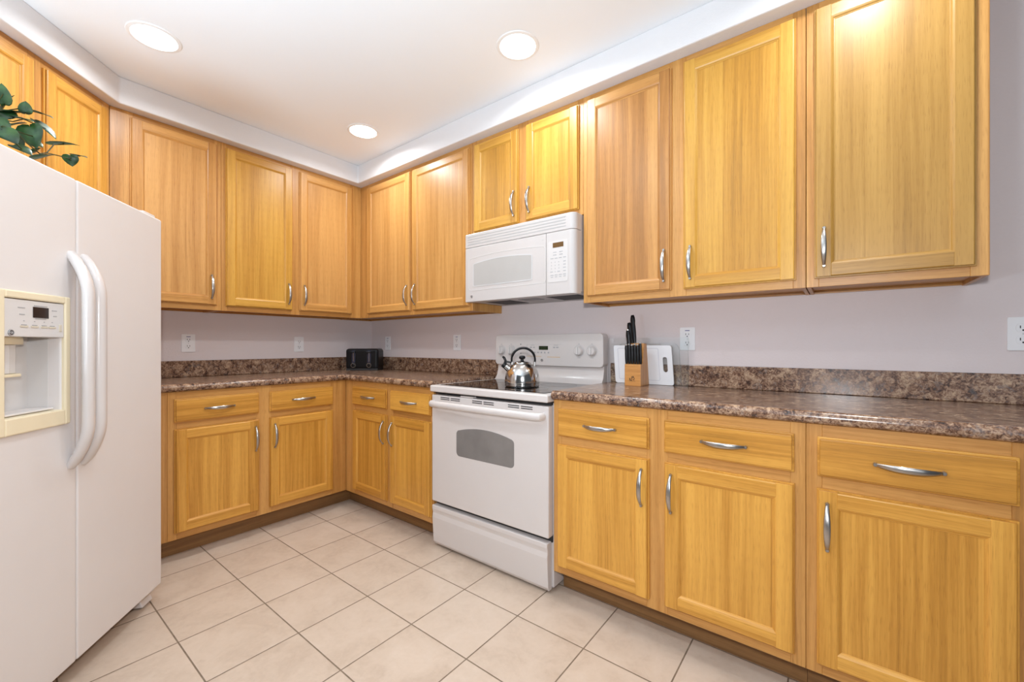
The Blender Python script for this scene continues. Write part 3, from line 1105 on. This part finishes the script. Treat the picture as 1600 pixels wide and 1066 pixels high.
# cavity
mb = MB()
cx0_, cx1_, cz0_, cz1_ = dx0 + bl, dx1 - bl, 0.912, 1.1418
mb.box(cx0_, cx1_, 0.088, 0.094, cz0_, cz1_)
mb.box(cx0_ - 0.001, cx0_ + 0.004, 0.0345, 0.088, cz0_, cz1_)
mb.box(cx1_ - 0.004, cx1_ + 0.001, 0.0345, 0.088, cz0_, cz1_)
mb.box(cx0_, cx1_, 0.0345, 0.088, cz0_ - 0.004, cz0_ + 0.004)
obj('dispenser_recess', mb, PANELW, ld)
ch = [(-0.722 + 0.13 * i / 8, 0.020 + 0.030 * (i / 8) ** 2) for i in range(9)]
mb = MB().prism([(-0.722, 0.088)] + ch[:1] + ch[1:] + [(-0.592, 0.088)], 1.120, 1.1415, 'z')
obj('dispenser_hood', mb, CREAM, ld)
mb = MB().prism([(-0.700, 0.088), (-0.700, 0.052), (-0.680, 0.040), (-0.655, 0.036), (-0.630, 0.040), (-0.612, 0.055), (-0.610, 0.088)], 1.035, 1.120, 'z')
obj('ice_chute', mb, PANELW, ld, bevel=0.003)
mb = MB().prism([(-0.708, 0.088), (-0.708, 0.044), (-0.680, 0.030), (-0.655, 0.026), (-0.625, 0.030), (-0.603, 0.048), (-0.602, 0.088)], 1.026, 1.0345, 'z')
obj('chute_lip', mb, CREAM, ld, bevel=0.002)
obj('drip_tray', MB().box(cx0_ + 0.008, cx1_ - 0.008, 0.016, 0.080, cz0_ + 0.004, cz0_ + 0.010), WHITE2, ld, bevel=0.002)


def fridge_handle(parent, x, lean):
    pts, ra, ry = [], [], []
    N = 30
    for i in range(N + 1):
        t = i / N
        z = 0.722 + (1.418 - 0.722) * t
        e = min(t, 1 - t) / 0.20
        out = 1.0 if e >= 1 else math.sin(min(1, e) * PI / 2) ** 0.85
        pts.append((x + lean * out, -0.058 * out + 0.004, z))
        ra.append(0.0205 if 0.03 < t < 0.97 else 0.018)
        ry.append(0.72)
    mb = MB().tube(pts, ra, 16, ry, up=(0, -1, 0))
    return obj('door_handle', mb, WHITE, parent, smooth=True)


fridge_handle(ld, -0.487, -0.012)
fridge_handle(rd, -0.432, -0.014)
obj('hinge_cover', MB().box(-0.085, -0.006, 0.020, 0.170, 1.6685, 1.686), WHITE, fr, bevel=0.006, seg=3)
obj('hinge_cover', MB().box(-FW + 0.006, -FW + 0.085, 0.020, 0.170, 1.6685, 1.686), WHITE, fr, bevel=0.006, seg=3)
pr = [(0.108, 0.010), (0.108, 0.052), (0.094, 0.052), (0.082, 0.040), (0.078, 0.024), (0.078, 0.010)]
obj('base_grille', MB().prism(pr, -FW + 0.01, -0.075, 'x'), WHITE2, fr, smooth=True)
pr = [(0.108, 0.006), (0.108, 0.050), (0.060, 0.050), (0.040, 0.036), (0.030, 0.006)]
obj('grille_end', MB().prism(pr, -0.0745, -0.004, 'x'), WHITE2, fr, bevel=0.006, seg=3)
obj('bottom_hinge', MB().box(-0.046, -0.012, 0.020, 0.070, 0.0505, 0.0695), BADGEL, fr, bevel=0.002)
lg = MB()
for x in (-FW + 0.05, -0.05):
    for y in (0.13, 0.68):
        lg.lathe([(0.02, 0.0), (0.02, 0.026)], 12, (x, y, 0))
obj('levelling_feet', lg, DARK, fr)

# ---------------------------------------------------------------- ceiling lights
LENS = plain('lit_lens', (0.9, 0.9, 0.88), 0.5, emit=((1.0, 0.97, 0.93), 6.0))
TRIMW = plain('light_trim_white', (0.82, 0.80, 0.78), 0.5, noise_amt=0.01)
can_labels = ['round recessed ceiling light above the refrigerator, nearest the plant',
              'round recessed ceiling light above the stove and microwave',
              'round recessed ceiling light in the corner, the smallest and farthest of the three']
for (x, y), lb in zip(CANS_SEEN, can_labels):
    t = thing('recessed_light', lb, 'ceiling light', (x, y, CEIL), 0, 'recessed ceiling lights')
    obj('trim_ring', MB().lathe([(0.083, -0.002), (0.085, -0.006), (0.098, -0.004), (0.101, -0.0005), (0.083, -0.0005)], 40, cap0=False, cap1=False), TRIMW, t, smooth=True)
    obj('lens', MB().lathe([(0.0835, -0.0010), (0.0835, -0.0022), (0.075, -0.004)], 40), LENS, t, smooth=True)
    l_ = area('ceiling_can_lamp', (x, y, CEIL - 0.006), (0, 0, 0), 0.15, CAN_W, (0.95, 1.0, 1.03), spread=164)

# ---------------------------------------------------------------- outlets


def outlet(label, loc, rot, sticker=True):
    t = thing('wall_outlet', label, 'outlet', loc, rot, 'white duplex wall outlets')
    obj('cover_plate', MB().prism(rrect(-0.0365, 0.0365, -0.058, 0.058, 0.005), -0.0055, -0.0002, 'y'), PLATE, t, bevel=0.0018)
    for z in (0.021, -0.021):
        rc = obj('receptacle', MB().prism(rrect(-0.0165, 0.0165, z - 0.0145, z + 0.0145, 0.010), -0.0072, -0.0050, 'y'), PLATE, t, bevel=0.0006, seg=1)
        sl = MB().box(-0.0080, -0.0056, -0.0078, -0.0070, z - 0.002, z + 0.0075)
        sl.box(0.0056, 0.0080, -0.0078, -0.0070, z - 0.002, z + 0.0075)
        sl.lathe([(0.0030, -0.0070), (0.0030, -0.0078)], 10, (0, 0, z - 0.0085), 'y')
        obj('socket_slots', sl, DARK, rc)
    obj('plate_screw', MB().lathe([(0.0025, -0.005), (0.0025, -0.0066)], 10, (0, 0, 0), 'y'), LGREY, t)
    if sticker:
        obj('sticker', MB().box(-0.011, 0.011, -0.0060, -0.0053, 0.0395, 0.0435), STICK, t)
    return t


outlet('white wall outlet on the left wall closest to the refrigerator', (0, -1.353, 1.132), PI / 2)
outlet('white wall outlet on the left wall between the refrigerator outlet and the toaster', (0, -0.647, 1.125), PI / 2, False)
outlet('white wall outlet just right of the black toaster', (0.247, 0, 1.136), 0)
outlet('white wall outlet left of the stove console', (1.090, 0, 1.138), 0)
outlet('white wall outlet behind the clear glass board, right of the knife block', (2.726, 0, 1.150), 0)
outlet('white wall outlet cut off by the right edge of the photo', (3.824, 0, 1.157), 0, False)

# ---------------------------------------------------------------- kettle
YAW = math.radians(37.891)
kt = thing('kettle', 'shiny steel whistling kettle with black handle on the cooktop', 'kettle', (2.004, -0.424, 0.9004), YAW)
prof = [(0.085, 0.0), (0.090, 0.002), (0.0915, 0.006), (0.0905, 0.012), (0.0918, 0.020), (0.0915, 0.040), (0.088, 0.062), (0.081, 0.083),
        (0.070, 0.101), (0.057, 0.114), (0.0475, 0.120), (0.0465, 0.124), (0.044, 0.125)]
kb = obj('kettle_body', MB().lathe(prof, 48), STEEL, kt, smooth=True)
obj('lid', MB().lathe([(0.0435, 0.1250), (0.041, 0.128), (0.028, 0.1325), (0.012, 0.1345)], 40), STEEL, kt, smooth=True)
obj('lid_knob', MB().lathe([(0.009, 0.134), (0.0085, 0.143), (0.016, 0.147), (0.0175, 0.154), (0.014, 0.161), (0.006, 0.1635)], 24), BLACK, kt, smooth=True)
pts = []
for i in range(25):
    a = math.radians(-12 + 204 * i / 24)
    pts.append((0.062 * math.cos(a) + 0.006, 0, 0.141 + 0.062 * math.sin(a)))
obj('handle', MB().tube(pts, [0.0065 if 3 < i < 21 else 0.0052 for i in range(25)], 12, 1.6, up=(0, 1, 0)), BLACK, kt, smooth=True)
for sx in (-1, 1):
    cx_ = 0.006 + sx * 0.060
    obj('handle_bracket', MB().tube([(cx_ - sx * 0.004, 0, 0.105), (cx_, 0, 0.118), (cx_, 0, 0.132)], 0.0062, 10, 1.3, up=(0, 1, 0)), STEEL, kt, smooth=True)
obj('spout', MB().tube([(-0.058, 0, 0.080), (-0.076, 0, 0.096), (-0.092, 0, 0.110)], [0.020, 0.0165, 0.0145], 20), STEEL, kt, smooth=True)
obj('spout_cap', MB().tube([(-0.089, 0, 0.1075), (-0.096, 0, 0.1135), (-0.102, 0, 0.119)], [0.0155, 0.0165, 0.0150], 20), BLACK, kt, smooth=True)
obj('spout_lever', MB().tube([(-0.094, 0, 0.120), (-0.088, 0, 0.136), (-0.096, 0, 0.152), (-0.104, 0, 0.158)], [0.006, 0.007, 0.007, 0.005], 10, 1.5, up=(0, 1, 0)), BLACK, kt, smooth=True)
obj('lever_arm', MB().tube([(-0.094, 0, 0.128), (-0.076, 0, 0.130), (-0.060, 0, 0.126)], 0.005, 10, 1.4, up=(0, 1, 0)), BLACK, kt, smooth=True)

# ---------------------------------------------------------------- toaster
ts = thing('toaster', 'black four-slice toaster on the counter in the corner', 'toaster', (0.276, -0.275, 0.914), YAW)
# local -y faces the camera side
mb = MB().box(-0.132, 0.132, 0.0, 0.158, 0.010, 0.176)
tb = obj('toaster_body', mb, BLACK, ts, bevel=0.020, seg=4)
obj('toaster_base', MB().box(-0.128, 0.128, 0.004, 0.154, 0.0, 0.016), DARK, ts, bevel=0.003)
sl = MB()
for x in (-0.062, 0.062):
    for y in (0.055, 0.105):
        sl.box(x - 0.052, x + 0.052, y - 0.012, y + 0.012, 0.1755, 0.1768)
obj('bread_slots', sl, DARK, tb)
GLOSSB = plain('toaster_lever_trim', (0.05, 0.055, 0.09), 0.15, metal=0.5)
for x in (-0.067, 0.060):
    lt = obj('lever_track', MB().prism(rrect(x - 0.014, x + 0.014, 0.055, 0.165, 0.012), -0.0025, 0.002, 'y'), GLOSSB, ts, bevel=0.001)
    obj('lever', MB().box(x - 0.017, x + 0.017, -0.020, -0.002, 0.142, 0.154), BLACK, lt, bevel=0.004)
    obj('lever_slit', MB().box(x - 0.002, x + 0.002, -0.0032, -0.0020, 0.072, 0.155), NICKEL, lt)
    kn = obj('browning_knob', MB().lathe([(0.021, 0.001), (0.021, -0.006), (0.0135, -0.0065), (0.0125, -0.017), (0.010, -0.019)], 28, (x, 0, 0.042), 'y'), BLACK, ts, smooth=True)
    obj('knob_ring', MB().lathe([(0.0185, -0.0062), (0.0185, -0.0072), (0.016, -0.0072), (0.016, -0.0062)], 28, (x, 0, 0.042), 'y', cap0=False, cap1=False), NICKEL, kn, smooth=True)

# ---------------------------------------------------------------- knife block and its knives
KB_ROT = math.radians(0)
kbx, kby = 2.513, -0.185
kb_ = thing('knife_block', 'small honey wood knife block holding black-handled knives on the right counter', 'knife block', (kbx, kby, 0.914), KB_ROT)
# side outline (y, z): low front with upright face, tall back
side = [(0.0, 0.0), (0.118, 0.0), (0.083, 0.212), (0.052, 0.214), (0.030, 0.113), (0.0, 0.108)]
obj('block', MB().prism(side, -0.0415, 0.0415, 'x'), W_BLOCK, kb_, bevel=0.002)
mk = MB()
for (x0, x1, z0, z1) in ((-0.016, -0.011, 0.028, 0.040), (-0.010, -0.003, 0.026, 0.031), (-0.006, -0.002, 0.033, 0.048), (0.0, 0.006, 0.040, 0.050),
                         (0.002, 0.010, 0.030, 0.034), (0.007, 0.011, 0.036, 0.042), (-0.018, 0.014, 0.0235, 0.0248)):
    mk.box(x0, x1, -0.0008, 0.0004, z0, z1)
obj('burnt_mark', mk, INK, kb_)


def kw(x, y, z):
    c, s_ = math.cos(KB_ROT), math.sin(KB_ROT)
    return (kbx + c * x - s_ * y, kby + s_ * x + c * y, 0.914 + z)


def knife(label, group, base_, direction, L, r, bolster=True, kind='steak_knife', rivets=True):
    """handle rising from base_ along direction (block's own axes), blade stub sunk in the block"""
    t = thing(kind, label, 'knife', kw(*base_), KB_ROT, group)
    d = Vector(direction).normalized()
    n = 10
    pts = [tuple(d * (L * i / n)) for i in range(n + 1)]
    ra = [r * (0.80 + 0.28 * math.sin(PI * (i / n) ** 0.8) + (0.18 if i >= n - 2 else 0)) for i in range(n)] + [r * 0.7]
    obj('knife_handle', MB().tube(pts, ra, 12, 0.62, up=(0, 1, 0)), BLACK, t, smooth=True)
    if bolster:
        obj('bolster', MB().tube([tuple(d * -0.018), tuple(d * 0.002)], [r * 0.62, r * 0.8], 12, 0.6, up=(0, 1, 0)), STEEL, t, smooth=True)
    else:
        obj('end_cap', MB().tube([tuple(d * (L - 0.004)), tuple(d * (L + 0.002))], [r * 0.85, r * 0.7], 12, 0.62, up=(0, 1, 0)), STEEL, t, smooth=True)
    return t


steak = ['leftmost', 'second from left', 'third from left', 'fourth from left', 'fifth from left', 'rightmost']
for i, w_ in enumerate(steak):
    x = -0.0365 + i * 0.0146
    # the six short handles stand in the low front step of the block
    knife('%s of the six short black steak knife handles in the block front row' % w_, 'short steak knives in the knife block',
          (x, 0.014, 0.1085), (-0.02, -0.02, 1.0), 0.098 + (0.010 if i == 5 else 0.003 * (i % 2)), 0.0072, False)
knife('tallest black knife handle at the top of the knife block', 'large knives in the knife block', (-0.014, 0.062, 0.2135), (-0.12, 0.10, 1.0), 0.148, 0.0115, True, 'chef_knife')
knife('black knife handle just left of the tallest one in the knife block', 'large knives in the knife block', (-0.030, 0.068, 0.2125), (-0.20, 0.12, 1.0), 0.112, 0.0110, True, 'carving_knife')
knife('black handle with steel end leaning in front of the tall knives in the block', 'large knives in the knife block', (-0.026, 0.034, 0.134), (-0.10, 0.02, 1.0), 0.150, 0.0100, False, 'utility_knife')

# ---------------------------------------------------------------- boards leaning on the backsplash
lean = math.radians(-7)


def leaning(name, label, cat, outline, th, mat, loc, ang, hole=None, **kw_):
    if hole:
        mb = MB()
        n = len(outline)
        # ring of faces from the outline to the hole, both with n points
        for y in (0.0, -th):
            mb.v += [(p[0], y, p[1]) for p in outline] + [(p[0], y, p[1]) for p in hole]
        for i in range(n):
            j = (i + 1) % n
            mb.face([i, j, n + j, n + i])
            mb.face([2 * n + i, 3 * n + i, 3 * n + j, 2 * n + j])
            mb.face([i, 2 * n + i, 2 * n + j, j])
            mb.face([n + i, n + j, 3 * n + j, 3 * n + i])
    else:
        mb = MB().prism(outline, -th, 0.0, 'y')
        if isinstance(mat, list):
            mb.mi = [1] * len(outline) + [0, 0]
    o = obj(name, mb, mat, loc=loc, rot=(ang, 0, 0), **kw_)
    return tag(o, label, cat)


# plastic board: its hole outline starts and turns with the outer outline
bw, bh = 0.312, 0.203


def slant(pts, k=-0.075):
    return [(x + k * z, z) for x, z in pts]


out = slant(rrect(0, bw, 0, bh, 0.012, 5))
hol = slant(rrect(bw - 0.048, bw - 0.026, 0.066, 0.142, 0.0108, 5))
cb = leaning('cutting_board', 'white plastic cutting board with a slot grip leaning behind the knife block', 'cutting board',
             out, 0.010, POLYW, (2.362, -0.038, 0.9147), math.radians(-1.2), hol, bevel=0.0015)
gv = outline_strip(slant(rrect(0.022, bw - 0.066, 0.020, bh - 0.014, 0.010)), 0.004, -0.0106, -0.0099)
obj('juice_groove', gv, plain('board_groove', (0.66, 0.66, 0.70), 0.5), cb)
leaning('glass_board', 'clear glass board with rounded corners standing just behind the white cutting board', 'glass board',
        slant(rrect(0, 0.322, 0, 0.216, 0.035, 8)), 0.005, [GLASS, GLASSE], (2.385, -0.0290, 0.9147), math.radians(-0.6))
leaning('glass_board', 'largest clear glass sheet standing upright against the backsplash in front of the outlet', 'glass board',
        rrect(0, 0.428, 0, 0.243, 0.008, 4), 0.0035, [GLASS, GLASSE], (2.309, -0.0205, 0.9147), math.radians(-0.2))

# ---------------------------------------------------------------- trailing plant on the refrigerator
CAMP = Vector((3.3257, -2.2102, 1.1175))
Rv = Vector((math.cos(YAW), math.sin(YAW), 0))
Fv = Vector((-math.sin(YAW), math.cos(YAW), 0))
Uv = Vector((0, 0, 1))
# the plant stands at the left end of the refrigerator top
un = Vector((-0.767, 0.641, 0))
nn = Vector((0.641, 0.767, 0))
pot_at = Vector((FX, FYY, 0)) - un * 0.80 - nn * 0.30 + Uv * 1.6625
pp = thing('trailing_plant', 'trailing heart-leaf green plant on top of the refrigerator', 'plant', tuple(pot_at), 0)
obj('pot', MB().lathe([(0.055, 0.0), (0.060, 0.004), (0.078, 0.110), (0.084, 0.112), (0.084, 0.128), (0.075, 0.128), (0.072, 0.112)], 32), CERAMIC, pp, smooth=True)
obj('soil', MB().lathe([(0.0715, 0.105), (0.06, 0.112), (0.03, 0.115)], 24), SOIL, pp, smooth=True)


def leaf(mb, c, d, nrm, L, W, curl=0.12):
    """heart-shaped leaf centred at c, tip along d"""
    d = d.normalized()
    s_ = d.cross(nrm).normalized()
    nrm = s_.cross(d).normalized()
    prof = [(-0.50, 0.02), (-0.52, 0.22), (-0.44, 0.40), (-0.28, 0.50), (-0.08, 0.49), (0.12, 0.40), (0.30, 0.26), (0.43, 0.10), (0.50, 0.0)]
    mid = [-0.40, -0.42, -0.36, -0.24, -0.06, 0.13, 0.30, 0.43, 0.50]
    b = len(mb.v)
    for k, ((t, w), m_) in enumerate(zip(prof, mid)):
        drop = -curl * L * (max(0.0, t) ** 2) * 2.2
        for sg in (-1, 0, 1):
            tt = m_ if sg == 0 else t
            p = c + d * (tt * L) + s_ * (sg * w * W) + nrm * (abs(sg) * w * W * 0.22 + drop)
            mb.v.append(tuple(p - pot_at))
    for k in range(len(prof) - 1):
        for h in (0, 1):
            a = b + k * 3 + h
            mb.face([a, a + 1, a + 4, a + 3])


def at(t, back, z):
    """a point over the refrigerator: t to the left of its right edge, back behind the door fronts"""
    return Vector((FX, FYY, 0)) - un * t - nn * back + Uv * z


lm = MB()
LEAFDATA = [(1.1654, -2.1491, 1.9413, 0.008, -0.1522, 0.9962, 0.8954, -0.4436, 0.038, 0.0713, 0.0419),
    (1.2039, -2.103, 1.9045, -0.0995, -0.0141, 0.9962, 0.963, -0.2642, 0.0523, 0.0466, 0.0339),
    (1.1934, -2.1204, 1.8835, 0.8015, 0.5921, 0.0872, 0.2475, -0.4409, 0.8627, 0.0969, 0.0632),
    (1.156, -2.0631, 1.917, 0.8237, 0.5143, -0.2588, 0.2765, 0.0631, 0.9589, 0.0928, 0.0354),
    (1.2422, -2.109, 1.8511, 0.7354, 0.6674, -0.1392, 0.2599, -0.1145, 0.9588, 0.0622, 0.0373),
    (1.1975, -2.0586, 1.8548, 0.6219, 0.484, -0.6157, 0.5989, 0.2126, 0.7721, 0.1001, 0.0392),
    (1.2511, -2.0904, 1.7997, 0.316, 0.1509, -0.9397, 0.815, -0.5695, 0.1068, 0.0835, 0.0689),
    (1.3454, -2.1431, 1.7501, 0.5431, 0.5494, -0.6428, 0.7922, -0.2705, 0.5471, 0.0619, 0.0542),
    (1.1217, -2.0083, 1.8439, 0.7733, 0.6335, 0.0349, 0.034, -0.1002, 0.9944, 0.1108, 0.0369),
    (1.2524, -2.0653, 1.7415, 0.793, 0.5538, 0.2588, 0.0236, -0.4251, 0.9048, 0.0677, 0.0508),
    (1.084, -1.9638, 1.8264, 0.8583, 0.5095, -0.1392, 0.2599, -0.1145, 0.9588, 0.0647, 0.0336),
    (1.1156, -1.9901, 1.7919, 0.1063, 0.1461, -0.9848, 0.9747, -0.1918, 0.1149, 0.042, 0.0444),
    (1.3283, -2.1158, 1.7244, 0.7306, 0.5369, -0.4226, 0.5959, -0.1698, 0.7849, 0.0675, 0.0397),
    (1.2422, -2.083, 1.7591, 0.7449, 0.453, 0.5, -0.1922, -0.5297, 0.8261, 0.0379, 0.0253),
    (1.1727, -2.1291, 1.8445, 0.6955, 0.6363, 0.342, 0.1526, -0.6416, 0.7518, 0.0846, 0.055),
    (1.1993, -2.1514, 1.8638, -0.6835, -0.5319, 0.5, 0.7117, -0.3331, 0.6185, 0.0701, 0.0536),
    (1.2297, -2.1246, 1.7743, 0.7295, 0.4727, -0.5, 0.6488, -0.1287, 0.75, 0.062, 0.0455),
    (1.2831, -2.1562, 1.7898, 0.3332, 0.386, -0.866, 0.9014, -0.3122, 0.3, 0.0673, 0.0514),
    (1.2293, -2.1764, 1.8187, -0.4099, -0.2874, 0.866, 0.9014, -0.3122, 0.3, 0.0802, 0.0601),
    (1.2052, -2.1824, 1.8847, 0.1677, 0.0672, 0.9848, 0.025, -0.9942, 0.1042, 0.0808, 0.0566),
    (1.3707, -2.1903, 1.7201, 0.4714, 0.2084, -0.866, 0.9014, -0.3122, 0.3, 0.0742, 0.0557),
    (1.105, -2.1377, 1.9407, 0.3639, 0.3465, 0.866, -0.0582, -0.9323, 0.3571, 0.065, 0.0477),
    (1.1936, -2.0814, 1.7951, 0.7569, 0.5574, -0.342, 0.5408, -0.2127, 0.8138, 0.056, 0.0387)]
for (x, y, z, dx, dy, dz_, nx, ny, nz, L, W) in LEAFDATA:
    leaf(lm, Vector((x, y, z)), Vector((dx, dy, dz_)), Vector((nx, ny, nz)), L, W)
fo = obj('foliage', lm, LEAF, pp, smooth=True)
so_ = fo.modifiers.new('thickness', 'SOLIDIFY')
so_.thickness = 0.0008
STEMS = [[(1.3913, -2.4419, 1.7745), (1.1896, -2.1694, 1.8449), (1.2217, -2.131, 1.8403), (1.2422, -2.109, 1.8511), (1.1975, -2.0586, 1.8548)],
    [(1.3913, -2.4419, 1.7745), (1.1656, -2.1754, 1.871), (1.1811, -2.1362, 1.8892), (1.1934, -2.1204, 1.8835), (1.1823, -2.085, 1.9071), (1.156, -2.0631, 1.917)],
    [(1.3913, -2.4419, 1.7745), (1.1577, -2.1688, 1.887), (1.1654, -2.1491, 1.9413)],
    [(1.1811, -2.1362, 1.8892), (1.2039, -2.103, 1.9045)],
    [(1.3913, -2.4419, 1.7745), (1.2246, -2.1726, 1.7916), (1.2945, -2.1528, 1.7935), (1.2953, -2.1273, 1.7877), (1.2869, -2.1072, 1.7639), (1.2482, -2.0749, 1.7498), (1.2107, -2.0566, 1.7691), (1.1781, -2.0424, 1.8034), (1.1548, -2.036, 1.8215), (1.1217, -2.0083, 1.8439)],
    [(1.2107, -2.0566, 1.7691), (1.1687, -2.028, 1.7823), (1.1221, -1.9956, 1.7952), (1.1067, -1.9827, 1.8134), (1.084, -1.9638, 1.8264)],
    [(1.1221, -1.9956, 1.7952), (1.1156, -1.9901, 1.7919)],
    [(1.2482, -2.0749, 1.7498), (1.2524, -2.0653, 1.7415)],
    [(1.2953, -2.1273, 1.7877), (1.2511, -2.0904, 1.7997)],
    [(1.3913, -2.4419, 1.7745), (1.2938, -2.1652, 1.7533), (1.3454, -2.1431, 1.7501), (1.3283, -2.1158, 1.7244)]]
sm_ = MB()
top = Vector((0, 0, 0.112))
for st in STEMS:
    p = [Vector(q5) - pot_at for q5 in st]
    sm_.tube([tuple(v) for v in p], 0.0018, 7)
obj('stems', sm_, STEMM, pp, smooth=True)
